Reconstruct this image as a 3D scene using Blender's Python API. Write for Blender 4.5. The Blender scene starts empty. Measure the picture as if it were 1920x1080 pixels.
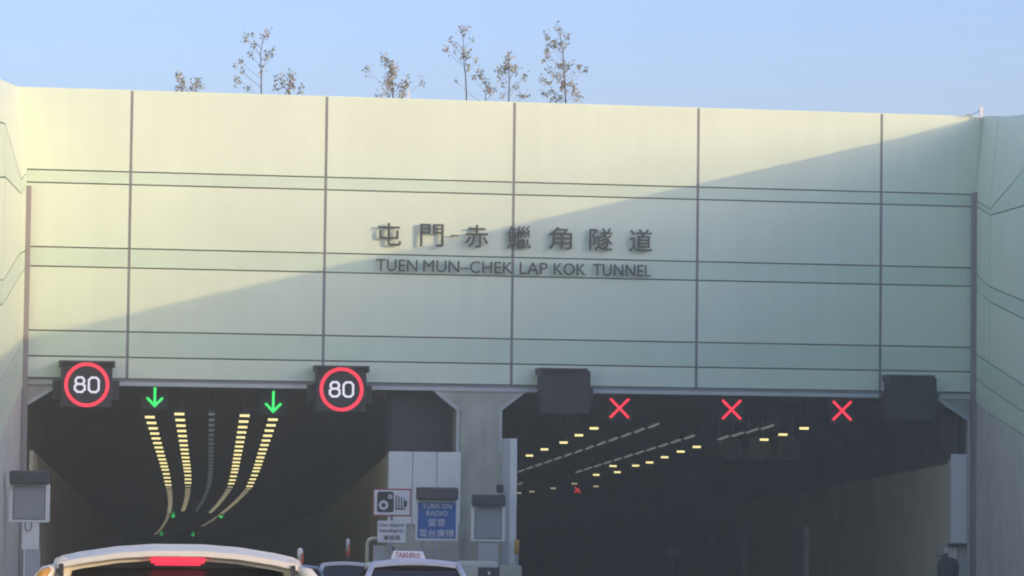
import bpy, math, random
from mathutils import Vector, Matrix
R_ = math.radians
scene = bpy.context.scene
COL = scene.collection
random.seed(7)

# ---------------------------------------------------------------- camera
cam_d = bpy.data.cameras.new('camera'); cam = bpy.data.objects.new('camera', cam_d); COL.objects.link(cam)
cam_d.sensor_width = 36.0; cam_d.lens = 6200/1920*36
cam_d.clip_start = 0.5; cam_d.clip_end = 6000
yaw, pitch, roll = R_(5.16), R_(3.04), 0.012
F = Vector((math.sin(yaw)*math.cos(pitch), math.cos(yaw)*math.cos(pitch), math.sin(pitch)))
Rv = Vector((math.cos(yaw), -math.sin(yaw), 0)); U = Rv.cross(F)
R2 = Rv*math.cos(roll) + U*math.sin(roll); U2 = -Rv*math.sin(roll) + U*math.cos(roll)
mw = Matrix((R2, U2, -F)).transposed().to_4x4(); mw.translation = Vector((0, 0, 4.1))
cam.matrix_world = mw
scene.camera = cam

# ---------------------------------------------------------------- sky, sun, exposure
sun_travel = Vector((-1.0, 0.70, -0.190)).normalized()
elev = math.asin(-sun_travel.z)
az = math.atan2(-sun_travel.x, -sun_travel.y)          # compass angle from +Y towards +X of the sun
world = bpy.data.worlds.new('World'); scene.world = world; world.use_nodes = True
nt = world.node_tree; nt.nodes.clear()
sky = nt.nodes.new('ShaderNodeTexSky'); sky.sky_type = 'NISHITA'; sky.sun_disc = False
sky.sun_elevation = elev; sky.sun_rotation = az
sky.altitude = 0; sky.air_density = 1.0; sky.dust_density = 2.2; sky.ozone_density = 3.0
bg = nt.nodes.new('ShaderNodeBackground'); bg.inputs[1].default_value = 0.15
wo = nt.nodes.new('ShaderNodeOutputWorld')
tint = nt.nodes.new('ShaderNodeVectorMath'); tint.operation = 'MULTIPLY'; tint.inputs[1].default_value = (0.775, 0.675, 0.85)
nt.links.new(sky.outputs[0], tint.inputs[0]); nt.links.new(tint.outputs[0], bg.inputs[0]); nt.links.new(bg.outputs[0], wo.inputs[0])
sl = bpy.data.lights.new('sun', 'SUN'); sl.energy = 0.58; sl.angle = R_(0.4); sl.color = (1.0, 0.71, 0.33)
so = bpy.data.objects.new('sun', sl); COL.objects.link(so)
so.rotation_euler = sun_travel.to_track_quat('-Z', 'Y').to_euler(); so.location = (60, -40, 60)
vs = scene.view_settings
vs.view_transform = 'Standard'; vs.look = 'None'; vs.gamma = 1.0; vs.use_curve_mapping = False
vs.exposure = 1.79
scene.cycles.filter_width = 2.0

# ---------------------------------------------------------------- materials
def mat(name, col, rough=0.6, var=0.0, scale=1.0, metal=0.0, streak=0.0, spec=0.5, bump=0.0, coat=0.0):
    m = bpy.data.materials.new(name); m.use_nodes = True
    n = m.node_tree.nodes; l = m.node_tree.links; b = n['Principled BSDF']
    b.inputs['Base Color'].default_value = (*col, 1); b.inputs['Roughness'].default_value = rough
    b.inputs['Metallic'].default_value = metal; b.inputs['Specular IOR Level'].default_value = spec
    b.inputs['Coat Weight'].default_value = coat
    if var or streak or bump:
        g = n.new('ShaderNodeNewGeometry'); last = None
        def noise(sc, vec_scale, lo, hi):
            mp = n.new('ShaderNodeMapping'); mp.inputs['Scale'].default_value = vec_scale
            l.new(g.outputs['Position'], mp.inputs['Vector'])
            t = n.new('ShaderNodeTexNoise'); t.inputs['Scale'].default_value = sc; t.inputs['Detail'].default_value = 5
            l.new(mp.outputs[0], t.inputs['Vector'])
            r = n.new('ShaderNodeMapRange'); r.inputs['From Min'].default_value = 0.3; r.inputs['From Max'].default_value = 0.7
            r.inputs['To Min'].default_value = lo; r.inputs['To Max'].default_value = hi
            l.new(t.outputs['Fac'], r.inputs['Value']); return t, r.outputs[0]
        outs = []
        if var:
            t0, o = noise(scale, (1, 1, 1), 1-var, 1+var); outs.append(o)
        if streak:
            t1, o = noise(1.6, (1.5, 1.5, 0.12), 1-streak, 1+streak*0.4); outs.append(o)
        if outs:
            v = outs[0]
            if len(outs) == 2:
                mm = n.new('ShaderNodeMath'); mm.operation = 'MULTIPLY'; l.new(outs[0], mm.inputs[0]); l.new(outs[1], mm.inputs[1]); v = mm.outputs[0]
            vm = n.new('ShaderNodeVectorMath'); vm.operation = 'SCALE'; vm.inputs[0].default_value = col
            l.new(v, vm.inputs['Scale']); l.new(vm.outputs[0], b.inputs['Base Color'])
        if bump:
            t2, o = noise(25, (1, 1, 1), 0, 1)
            bp = n.new('ShaderNodeBump'); bp.inputs['Strength'].default_value = bump; bp.inputs['Distance'].default_value = 0.02
            l.new(o, bp.inputs['Height']); l.new(bp.outputs[0], b.inputs['Normal'])
    return m
def emit(name, col, strength, base=(0.02, 0.02, 0.02)):
    m = bpy.data.materials.new(name); m.use_nodes = True; b = m.node_tree.nodes['Principled BSDF']
    b.inputs['Base Color'].default_value = (*base, 1); b.inputs['Emission Color'].default_value = (*col, 1)
    b.inputs['Emission Strength'].default_value = strength
    return m
X = dict(
 panel=mat('panel_pale_green', (0.78, 0.90, 0.66), 0.45, 0.03, 0.35, streak=0.03),
 band=mat('panel_band_green', (0.69, 0.85, 0.62), 0.45, 0.03, 0.35, streak=0.03),
 joint=mat('joint_grey', (0.30, 0.33, 0.29), 0.7, 0.1, 2.0),
 mullion=mat('mullion_grey', (0.24, 0.245, 0.235), 0.6, 0.1, 2.0),
 conc=mat('concrete', (0.52, 0.54, 0.43), 0.85, 0.16, 0.9, streak=0.12, bump=0.3),
 conc_l=mat('concrete_pale', (0.68, 0.68, 0.58), 0.8, 0.08, 1.3, streak=0.08, bump=0.2),
 post=mat('post_grey_brown', (0.31, 0.28, 0.26), 0.7, 0.1, 1.0, streak=0.06),
 trim=mat('trim_grey', (0.55, 0.60, 0.54), 0.55, 0.05, 2.0),
 black=mat('housing_black', (0.025, 0.027, 0.03), 0.55, 0.15, 3.0),
 hood=mat('hood_dark_grey', (0.05, 0.056, 0.06), 0.5, 0.08, 3.0),
 letter=mat('lettering_dark_grey', (0.035, 0.045, 0.045), 0.4, 0.1, 2.0),
 white=mat('paint_white', (0.85, 0.88, 0.80), 0.5, 0.04, 2.0),
 greyp=mat('paint_grey', (0.50, 0.53, 0.52), 0.5, 0.05, 2.0),
 screen=mat('blank_screen', (0.34, 0.37, 0.38), 0.35, 0.04, 2.0),
 blue=mat('sign_blue', (0.02, 0.13, 0.42), 0.45, 0.05, 3.0),
 signwhite=mat('sign_white', (0.80, 0.82, 0.80), 0.5, 0.05, 3.0),
 red=mat('sign_red', (0.38, 0.035, 0.05), 0.5, 0.05, 3.0),
 signblack=mat('sign_black', (0.03, 0.035, 0.035), 0.5),
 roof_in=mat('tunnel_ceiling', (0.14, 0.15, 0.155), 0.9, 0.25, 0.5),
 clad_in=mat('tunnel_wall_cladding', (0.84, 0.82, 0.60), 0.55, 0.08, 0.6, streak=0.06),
 asphalt=mat('asphalt', (0.09, 0.09, 0.085), 0.9, 0.2, 1.5, bump=0.4),
 paint=mat('road_paint', (0.7, 0.7, 0.68), 0.7, 0.1, 3.0),
 soil=mat('soil_grass', (0.16, 0.15, 0.09), 0.95, 0.4, 0.3, bump=0.5),
 leaf=mat('leaf_grey_green', (0.26, 0.31, 0.22), 0.7, 0.3, 6.0),
 leafp=mat('leaf_dry_beige', (0.38, 0.33, 0.22), 0.7, 0.3, 6.0),
 leafr=mat('leaf_reddish', (0.36, 0.22, 0.18), 0.7, 0.3, 6.0),
 bark=mat('bark', (0.10, 0.08, 0.065), 0.9, 0.2, 8.0),
 galv=mat('galvanised_steel', (0.35, 0.37, 0.38), 0.45, 0.08, 3.0, metal=0.6),
 fan=mat('fan_metal', (0.24, 0.25, 0.25), 0.6, 0.1, 3.0),
 yellow=mat('paint_yellow', (0.62, 0.33, 0.04), 0.5),
 orange=mat('orange_red', (0.65, 0.10, 0.05), 0.5),
 carwhite=mat('car_white', (0.84, 0.80, 0.62), 0.4, var=0.01, scale=2.0),
 carsilver=mat('car_silver', (0.66, 0.67, 0.68), 0.45),
 carred=mat('car_red', (0.40, 0.02, 0.02), 0.25, coat=1.0),
 carblue=mat('car_dark_blue', (0.03, 0.04, 0.07), 0.25, coat=1.0),
 glass=mat('car_glass', (0.018, 0.02, 0.024), 0.06, spec=0.6),
 rubber=mat('rubber', (0.02, 0.02, 0.02), 0.9),
 chrome=mat('chrome', (0.6, 0.6, 0.6), 0.15, metal=1.0),
 amber=mat('amber_reflection', (0.65, 0.32, 0.03), 0.15, coat=1.0),  # amber colour standing in for warm sunlight reflected on the white car
 tail=mat('lamp_red', (0.35, 0.01, 0.015), 0.15, coat=1.0),
 plate=mat('plate_yellow', (0.75, 0.6, 0.05), 0.5),
 e_red=emit('led_red', (1.0, 0.035, 0.075), 0.42),
 e_white=emit('led_white', (0.86, 0.84, 1.0), 0.30),
 e_green=emit('led_green', (0.04, 0.9, 0.17), 0.38),
 e_redx=emit('led_red_cross', (1.0, 0.035, 0.075), 0.40),
 e_brake=emit('brake_lamp_lit', (1.0, 0.03, 0.075), 0.38),
 e_yel=emit('lamp_warm', (0.97, 0.83, 0.36), 0.40),
 e_dim=emit('lamp_warm_dim', (1.0, 0.87, 0.55), 0.12),
 e_grey=emit('lamp_off_white_dim', (0.85, 0.95, 1.0), 0.03, base=(0.2, 0.2, 0.2)),
 e_tube=emit('tube_dim', (0.85, 1.0, 0.95), 0.045, base=(0.2, 0.2, 0.2)),
)

hm = bpy.data.materials.new('haze'); hm.use_nodes = True; hm.node_tree.nodes.clear()
_o = hm.node_tree.nodes.new('ShaderNodeOutputMaterial'); _v = hm.node_tree.nodes.new('ShaderNodeVolumePrincipled')
_v.inputs['Color'].default_value = (0.92, 1.0, 0.76, 1); _v.inputs['Density'].default_value = 0.0019
hm.node_tree.links.new(_v.outputs[0], _o.inputs['Volume']); X['haze'] = hm

# ---------------------------------------------------------------- builders
class MB:
    def __init__(s): s.v = []; s.f = []; s.m = []; s.mats = []
    def mi(s, m):
        if m not in s.mats: s.mats.append(m)
        return s.mats.index(m)
    def add(s, vs_, fs, m):
        o = len(s.v); s.v += [tuple(v) for v in vs_]; k = s.mi(m)
        for f in fs: s.f.append([i+o for i in f]); s.m.append(k)
        return s
    def box(s, x0, x1, y0, y1, z0, z1, m):
        return s.add([(x0,y0,z0),(x1,y0,z0),(x1,y1,z0),(x0,y1,z0),(x0,y0,z1),(x1,y0,z1),(x1,y1,z1),(x0,y1,z1)],
                     [(0,3,2,1),(4,5,6,7),(0,1,5,4),(1,2,6,5),(2,3,7,6),(3,0,4,7)], m)
    def prism(s, poly, y0, y1, m):            # poly in (x, z), counter-clockwise seen from -Y
        n = len(poly)
        v = [(p[0], y0, p[1]) for p in poly] + [(p[0], y1, p[1]) for p in poly]
        f = [tuple(range(n)), tuple(range(2*n-1, n-1, -1))] + [(i, i+n, (i+1) % n+n, (i+1) % n) for i in range(n)]
        return s.add(v, f, m)
    def slab(s, c4, back, m):                  # quad with thickness along vector back
        a = [Vector(c) for c in c4]; b = [c+Vector(back) for c in a]
        return s.add(a+b, [(0,1,2,3),(7,6,5,4)]+[(i, i+4, (i+1) % 4+4, (i+1) % 4) for i in range(4)], m)
    def tube(s, pts, rad, m, n=8):
        pts = [Vector(p) for p in pts]
        if not isinstance(rad, (list, tuple)): rad = [rad]*len(pts)
        v = []; f = []
        for i, p in enumerate(pts):
            d = (pts[min(i+1, len(pts)-1)]-pts[max(i-1, 0)]).normalized()
            a = d.orthogonal().normalized() if i == 0 else (a0-d*a0.dot(d)).normalized()
            a0 = a; b = d.cross(a)
            v += [p+(a*math.cos(2*math.pi*k/n)+b*math.sin(2*math.pi*k/n))*rad[i] for k in range(n)]
        for i in range(len(pts)-1):
            for k in range(n):
                f.append((i*n+k, i*n+(k+1) % n, (i+1)*n+(k+1) % n, (i+1)*n+k))
        f.append(tuple(range(n-1, -1, -1))); f.append(tuple((len(pts)-1)*n+k for k in range(n)))
        return s.add(v, f, m)
    def ring(s, cx, cz, y, ro, ri, m, th=0.03, n=48):
        v = []
        for yy in (y, y+th):
            for r in (ro, ri):
                v += [(cx+r*math.cos(2*math.pi*k/n), yy, cz+r*math.sin(2*math.pi*k/n)) for k in range(n)]
        f = []
        for k in range(n):
            j = (k+1) % n
            f += [(k, j, n+j, n+k), (2*n+k, 3*n+k, 3*n+j, 2*n+j), (k, 2*n+k, 2*n+j, j), (n+k, n+j, 3*n+j, 3*n+k)]
        return s.add(v, f, m)
    def disc(s, cx, cz, y0, y1, r, m, n=32):
        return s.prism([(cx+r*math.cos(2*math.pi*k/n), cz+r*math.sin(2*math.pi*k/n)) for k in range(n)], y0, y1, m)
    def stroke(s, pts, w, y0, y1, m):          # flat polyline stroke in (x, z)
        for a, b in zip(pts[:-1], pts[1:]):
            a = Vector(a); b = Vector(b); d = (b-a).normalized(); p = Vector((-d.y, d.x))*w/2
            a = a-d*w*0.35; b = b+d*w*0.35
            s.prism([a-p, b-p, b+p, a+p], y0, y1, m)
        return s
    def build(s, name, parent=None, bevel=0, smooth=False, sub=0, loc=None):
        me = bpy.data.meshes.new(name); me.from_pydata(s.v, [], s.f); me.update()
        for m in s.mats: me.materials.append(X[m])
        for p, k in zip(me.polygons, s.m):
            p.material_index = k; p.use_smooth = smooth
        o = bpy.data.objects.new(name, me); COL.objects.link(o)
        if parent: o.parent = parent
        if loc: o.location = loc
        if sub:
            q = o.modifiers.new('sub', 'SUBSURF'); q.levels = sub; q.render_levels = sub
        if bevel:
            q = o.modifiers.new('bev', 'BEVEL'); q.width = bevel; q.segments = 2; q.limit_method = 'ANGLE'; q.angle_limit = R_(40)
        return o
def tag(o, label=None, cat=None, group=None, kind=None):
    if label: o['label'] = label
    if cat: o['category'] = cat
    if group: o['group'] = group
    if kind: o['kind'] = kind
    return o
def thing(name, label, cat, loc=(0, 0, 0), rz=0, group=None):
    o = bpy.data.objects.new(name, None); COL.objects.link(o); o.location = loc; o.rotation_euler = (0, 0, rz)
    o.empty_display_size = 0.3
    return tag(o, label, cat, group)
def copy_thing(root, loc, label, rz=None):
    r = root.copy(); COL.objects.link(r); r.location = loc
    if rz is not None: r.rotation_euler = (0, 0, rz)
    r['label'] = label
    for ch in list(root.children):
        c = ch.copy(); COL.objects.link(c); c.parent = r
        for g in list(ch.children):
            d = g.copy(); COL.objects.link(d); d.parent = c
    return r
def text(name, body, m, parent, x0, x1, z0, z1, y, th=0.03, weight=0.0, loc=None):
    cu = bpy.data.curves.new(name, 'FONT'); cu.body = body; cu.extrude = 0.5; cu.offset = weight; cu.resolution_u = 3
    t = bpy.data.objects.new(name, cu); COL.objects.link(t)
    dg = bpy.context.evaluated_depsgraph_get()
    me = bpy.data.meshes.new_from_object(t.evaluated_get(dg)); COL.objects.unlink(t); bpy.data.objects.remove(t)
    xs = [v.co.x for v in me.vertices]; ys = [v.co.y for v in me.vertices]
    ax, bx_, ay, by = min(xs), max(xs), min(ys), max(ys)
    for v in me.vertices:
        c = v.co.copy()
        v.co = (x0+(c.x-ax)/(bx_-ax)*(x1-x0), y-c.z*th, z0+(c.y-ay)/(by-ay)*(z1-z0))
    me.materials.clear(); me.materials.append(X[m]); me.name = name
    for p in me.polygons: p.material_index = 0
    o = bpy.data.objects.new(name, me); COL.objects.link(o); o.parent = parent
    if loc: o.location = loc
    return o
def join_meshes(name, objs, parent, loc=None):
    vs_, fs = [], []; m = objs[0].data.materials[0]
    for o in objs:
        k = len(vs_); vs_ += [tuple(v.co) for v in o.data.vertices]; fs += [[i+k for i in p.vertices] for p in o.data.polygons]
        bpy.data.objects.remove(o)
    me = bpy.data.meshes.new(name); me.from_pydata(vs_, [], fs); me.materials.append(m)
    o = bpy.data.objects.new(name, me); COL.objects.link(o); o.parent = parent
    if loc: o.location = loc
    return o

# ---------------------------------------------------------------- shared layout (metres)
TH = R_(4.69)                 # the portal wall stands slightly skew to the road
WY = 106.79
def lerp(tab, x):
    if x <= tab[0][0]: return tab[0][1]
    for (a, p), (b, q) in zip(tab[:-1], tab[1:]):
        if x <= b: return p+(q-p)*(x-a)/(b-a)
    return tab[-1][1]
ROADP = [(-400, 3.6), (-100, 3.4), (0, 2.32), (18, 1.93), (42, 1.43), (70, 0.50), (90, -0.25), (107, -0.8), (170, -3.76), (620, -17.7), (700, -20)]
def road_z(y): return lerp(ROADP, y)
def drop(y): return road_z(y)+0.8          # how far the bores have sunk below their level at the portal
def xc(y): return 0 if y < 150 else -0.00101*(y-150)**1.5
def wall_y(x): return WY+math.tan(TH)*x

# ---------------------------------------------------------------- ground and road
g = MB()
ys = [-400, -100, -40, 0, 40, 80, 108]
def terr_z(y): return max(15.55-0.085*(108-y), road_z(y)+0.4) if y < 108 else 15.55
for sx, x_in in ((-1, -6.75), (1, 26.35)):
    cols = [x_in, x_in+sx*12, x_in+sx*60, x_in+sx*400, x_in+sx*2500]
    rows = ys+[112, 200, 600, 2500]
    for i in range(len(cols)-1):
        for j in range(len(rows)-1):
            c = [(cols[i], rows[j]), (cols[i+1], rows[j]), (cols[i+1], rows[j+1]), (cols[i], rows[j+1])]
            if sx < 0: c = c[::-1]
            g.add([(a, b, terr_z(b)) for a, b in c], [(0, 1, 2, 3)], 'soil')
g.add([(-6.75, wall_y(-6.75)+0.5, 15.55), (26.35, wall_y(26.35)+0.5, 15.55), (26.35, 112, 15.55), (-6.75, 112, 15.55)], [(0,1,2,3)], 'soil')
g.add([(-6.75, 112, 15.55), (26.35, 112, 15.55), (26.35, 2500, 15.55), (-6.75, 2500, 15.55)], [(0,1,2,3)], 'soil')
g.add([(-2500, -400, 3.2), (2500, -400, 3.2), (2500, -2500, 3.2), (-2500, -2500, 3.2)], [(3,2,1,0)], 'soil')
tag(g.build('ground'), kind='structure')
r = MB()
ry = [-400, -100, -50, 0, 18, 42, 56, 70, 80, 90, 100, 107, 112]
for a, b in zip(ry[:-1], ry[1:]):
    r.add([(-6.6, a, road_z(a)), (26.2, a, road_z(a)), (26.2, b, road_z(b)), (-6.6, b, road_z(b))], [(0,1,2,3)], 'asphalt')
tag(r.build('road'), kind='structure')
r = MB()
def strip(xa, xb, ya, yb):
    ps = [ya]+[q for q in ry if ya < q < yb]+[yb]
    for a, b in zip(ps[:-1], ps[1:]):
        r.add([(xa, a, road_z(a)+0.005), (xb, a, road_z(a)+0.005), (xb, b, road_z(b)+0.005), (xa, b, road_z(b)+0.005)], [(0,1,2,3)], 'paint')
for x_ in (-4.2, 4.4, 11.2, 23.2): strip(x_-0.06, x_+0.06, -100, 106)
for x_ in (0.1, 15.2, 19.2):
    for k in range(34): strip(x_-0.05, x_+0.05, -98+k*6, -96+k*6)
tag(r.build('road_markings'), kind='structure')

# ---------------------------------------------------------------- tunnel portal
P = thing('tunnel_portal', 'wide pale green panelled tunnel entrance wall with two dark openings and a concrete pier', 'tunnel portal', (0, WY, -0.8), TH)
LZ = (0, 0, 0.8)
w = MB()
w.box(-6.6, 26.0, 0.14, 1.4, 6.44, 15.86, 'joint')
w.box(-6.5, -5.92, 0.10, 1.4, -0.9, 6.438, 'conc')
w.prism([(-5.92, 5.83), (-4.95, 6.438), (-5.92, 6.438)], 0.10, 1.4, 'conc')
w.box(8.02, 9.42, 0.10, 1.4, -0.9, 6.438, 'conc')
w.prism([(8.02, 5.88), (8.02, 6.438), (7.32, 6.438)], 0.10, 1.4, 'conc')
w.prism([(9.42, 5.90), (10.07, 6.438), (9.42, 6.438)], 0.10, 1.4, 'conc')
w.box(25.33, 26.3, 0.10, 1.4, -0.9, 6.438, 'conc')
w.prism([(25.33, 5.76), (25.33, 6.438), (24.28, 6.438)], 0.10, 1.4, 'conc')
w.build('wall', P, loc=LZ)
w = MB()
w.prism([(7.2, 6.42), (7.36, 6.33), (8.04, 5.80), (8.10, 5.85), (8.10, 6.62), (7.2, 6.62)], 0.03, 0.13, 'conc')
w.prism([(9.36, 5.83), (9.42, 5.80), (10.10, 6.33), (10.26, 6.42), (10.26, 6.62), (9.36, 6.62)], 0.03, 0.13, 'conc')
w.box(8.10, 9.36, 0.03, 0.13, -0.9, 6.62, 'conc')
w.build('pier_head', P, loc=LZ)
_n = 0
for a, b in (((-5.92, -0.8), (-5.92, 5.80)), ((-5.92, 5.80), (-4.95, 6.41)), ((8.02, 5.84), (7.34, 6.37)), ((8.02, -0.8), (8.02, 5.82)),
             ((9.42, -0.8), (9.42, 5.82)), ((9.42, 5.86), (10.07, 6.37)), ((25.33, -0.8), (25.33, 5.72)), ((25.33, 5.74), (24.28, 6.41))):
    _n += 1
    if _n in (1, 3, 5, 7): w = MB()
    w.stroke([a, b], 0.11, 0.0, 0.028, 'trim')
    if _n in (2, 4, 6, 8): w.build('opening_trim', P, loc=LZ)
w = MB(); w.box(9.45, 9.97, -0.12, 0.9, -0.9, 4.55, 'conc_l'); w.build('buttress', P, bevel=0.02, loc=LZ)
# cladding
us = [-6.0, -2.73, 3.57, 9.76, 15.95, 22.23, 25.42]
zs = [6.66, 7.35, 8.17, 10.22, 10.84, 12.90, 13.31, 15.95]
def flareL(z): return -6.2-max(0, z-13.3)*0.12
def flareR(z): return 25.62+max(0, z-13.3)*0.12
big, acc = MB(), MB()
for i in range(6):
    for j in range(7):
        z0, z1 = zs[j]+0.022, zs[j+1]-0.022
        if j == 6: z1 = 15.93
        ul0 = us[i]+0.045 if i else flareL(z0); ul1 = us[i]+0.045 if i else flareL(z1)
        ur0 = us[i+1]-0.045 if i < 5 else flareR(z0); ur1 = us[i+1]-0.045 if i < 5 else flareR(z1)
        (acc if j in (1, 3, 5) else big).slab([(ul0, 0, z0), (ur0, 0, z0), (ur1, 0, z1), (ul1, 0, z1)], (0, 0.07, 0), 'band' if j in (1, 3, 5) else 'panel')
big.build('cladding_panels', P, loc=LZ); acc.build('accent_bands', P, loc=LZ)
w = MB()
for u in us[1:-1]: MB().box(u-0.05, u+0.05, 0.012, 0.139, 6.66, 15.93, 'mullion').build('mullion', P, loc=LZ)
w = MB(); w.box(-6.6, 26.0, 0.071, 1.5, 15.862, 15.96, 'panel'); w.build('coping', P, loc=LZ)
w = MB()
for a, b in ((-4.95, 22.2),):
    w.box(a, b, -0.02, 0.10, 6.44, 6.56, 'trim'); w.box(a, b, 0.01, 0.09, 6.561, 6.65, 'mullion')
w.box(24.3, 25.36, 0.0, 0.10, 6.44, 6.6, 'trim'); w.box(-5.95, -4.96, 0.0, 0.09, 6.44, 6.6, 'conc')
w.build('bottom_trim', P, loc=LZ)
w = MB(); w.box(25.36, 25.76, -0.32, 0.09, -0.9, 13.36, 'post'); w.build('corner_post', P, bevel=0.02, loc=LZ)
w = MB(); w.box(-6.05, -5.88, -0.28, 0.09, -0.9, 12.76, 'post'); w.build('corner_post', P, bevel=0.02, loc=LZ)

# name over the entrance
S = thing('tunnel_name_sign', 'dark raised lettering in Chinese and English naming the tunnel, on the pale wall', 'sign', (9.8*math.cos(TH), WY+9.8*math.sin(TH), 10.2), TH)
objs = []
def uxz(px): return 5.66+(px-728)*(14.0-5.66)/(1196-728)     # lettering centres spread evenly over the wall
for ch, px in (('屯', 728), ('門', 806), ('赤', 889), ('鱲', 968), ('角', 1045), ('隧', 1121), ('道', 1196)):
    u = uxz(px)-9.8
    objs.append(text('chinese_character', ch, 'letter', S, u-0.385, u+0.385, 0.92, 1.66, -0.16, 0.06, 0.004))
dsh = MB(); u = uxz(848)-9.8; dsh.box(u-0.13, u+0.13, -0.19, -0.13, 1.265, 1.315, 'letter'); dsh.build('dash', S)
_ws = [('TUEN', 703, 779), ('MUN–CHEK', 790, 957), ('LAP', 970, 1022), ('KOK', 1034, 1094), ('TUNNEL', 1108, 1218)]
for _t, _a, _b in _ws:
    text('english_word', _t, 'letter', S, -4.56+(_a-703)*9.12/515, -4.56+(_b-703)*9.12/515, 0.09, 0.48, -0.16, 0.06, 0.0)

# ---------------------------------------------------------------- wing walls
def wing(side):
    s = 1 if side == 'right' else -1
    X0 = 25.40 if s > 0 else -6.0
    Y0 = wall_y(X0)
    if s > 0:
        st = [(0, [6.35, 7.2, 8.0, 10.15, 10.7, 12.95, 13.15, 15.98]), (2.2, [5.92, 6.72, 7.57, 9.6, 10.09, 12.45, 12.66, 15.72]),
              (8.5, [4.9, 5.6, 6.45, 8.55, 9.15, 12.40, 14.0, 15.22])]
    else:
        st = [(0, [6.35, 7.2, 8.0, 10.15, 10.7, 12.85, 13.2, 15.98]), (3.2, [5.9, 6.6, 7.4, 9.7, 10.4, 12.28, 12.72, 15.65]),
              (11.0, [4.55, 5.3, 6.3, 8.45, 9.15, 12.12, 13.65, 14.95])]
    d = st[-1][0]; k = 0
    fr = [[0, .09, .19, .37, .46, .66, .72, 1], [0, .09, .18, .38, .45, .70, .86, 1]]
    while d < 160:
        d += 7.0; k += 1
        top = max(16.0-0.085*d, road_z(Y0-d)+1.1); bot = lerp([(8, 4.8), (40, 3.9), (160, 3.6)], d); bot = max(min(bot, top-2.2), road_z(Y0-d)+0.2)
        st.append((d, [bot+(top-bot)*q for q in fr[k % 2]]))
    def XI(z): return X0+s*max(0, z-13.3)*0.11
    root = thing('retaining_wall', ('shaded pale green faceted wing wall on the right, running from the portal towards the viewer' if s > 0 else
        'sunlit cream faceted wing wall at the left edge, running from the portal towards the viewer'), 'wall', (X0, Y0, -0.8))
    big, acc = MB(), MB(); loc = (-X0, -Y0, 0.8)
    for (d0, A), (d1, B) in zip(st[:-1], st[1:]):
        for j in range(7):
            gz = 0.022; gd = 0.03
            c = [(XI(A[j]+gz), Y0-d0-gd, A[j]+gz), (XI(B[j]+gz), Y0-d1+gd, B[j]+gz), (XI(B[j+1]-gz), Y0-d1+gd, B[j+1]-gz), (XI(A[j+1]-gz), Y0-d0-gd, A[j+1]-gz)]
            if s < 0: c = c[::-1]
            (acc if j in (1, 3, 5) else big).slab(c, (s*0.07, 0, 0), 'band' if j in (1, 3, 5) else 'panel')
    big.build('cladding_panels', root, loc=loc); acc.build('accent_bands', root, loc=loc)
    b = MB()
    for (d0, A), (d1, B) in zip(st[:-1], st[1:]):
        y0, y1 = Y0-d0, Y0-d1; XO = X0+s*0.9
        def prof(y, bt, tp):
            base = road_z(y)-0.6; off = s*0.09; mid = min(13.3, (bt+tp)/2+2) if tp > 13.4 else (bt+tp)/2
            return [(X0+off, y, base), (X0+off, y, bt), (X0+off, y, mid), (XI(tp)+off, y, tp-0.01), (XO, y, tp-0.01), (XO, y, base)]
        p, q = prof(y0, A[0], A[7]), prof(y1, B[0], B[7])
        for i in range(5):
            f = [(0, 1, 2, 3)] if s < 0 else [(3, 2, 1, 0)]
            b.add([p[i], p[i+1], q[i+1], q[i]], f, 'conc_l' if i == 0 else ('joint' if i < 3 else 'conc'))
    b.build('backing_wall', root, loc=loc)
    b = MB()
    for (d0, A), (d1, B) in zip(st[:-1], st[1:]):
        y0, y1 = Y0-d0-0.001, Y0-d1+0.001
        z0, z1 = road_z(y0), road_z(y1)
        c = [(X0+s*0.02, y0-0.03, z0-0.5), (X0+s*0.02, y1+0.03, z1-0.5), (X0+s*0.02, y1+0.03, B[0]-0.02), (X0+s*0.02, y0-0.03, A[0]-0.02)]
        if s < 0: c = c[::-1]
        b.slab(c, (s*0.068, 0, 0), 'conc_l')
    b.build('concrete_base', root, loc=loc)
wing('right'); wing('left')

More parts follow.
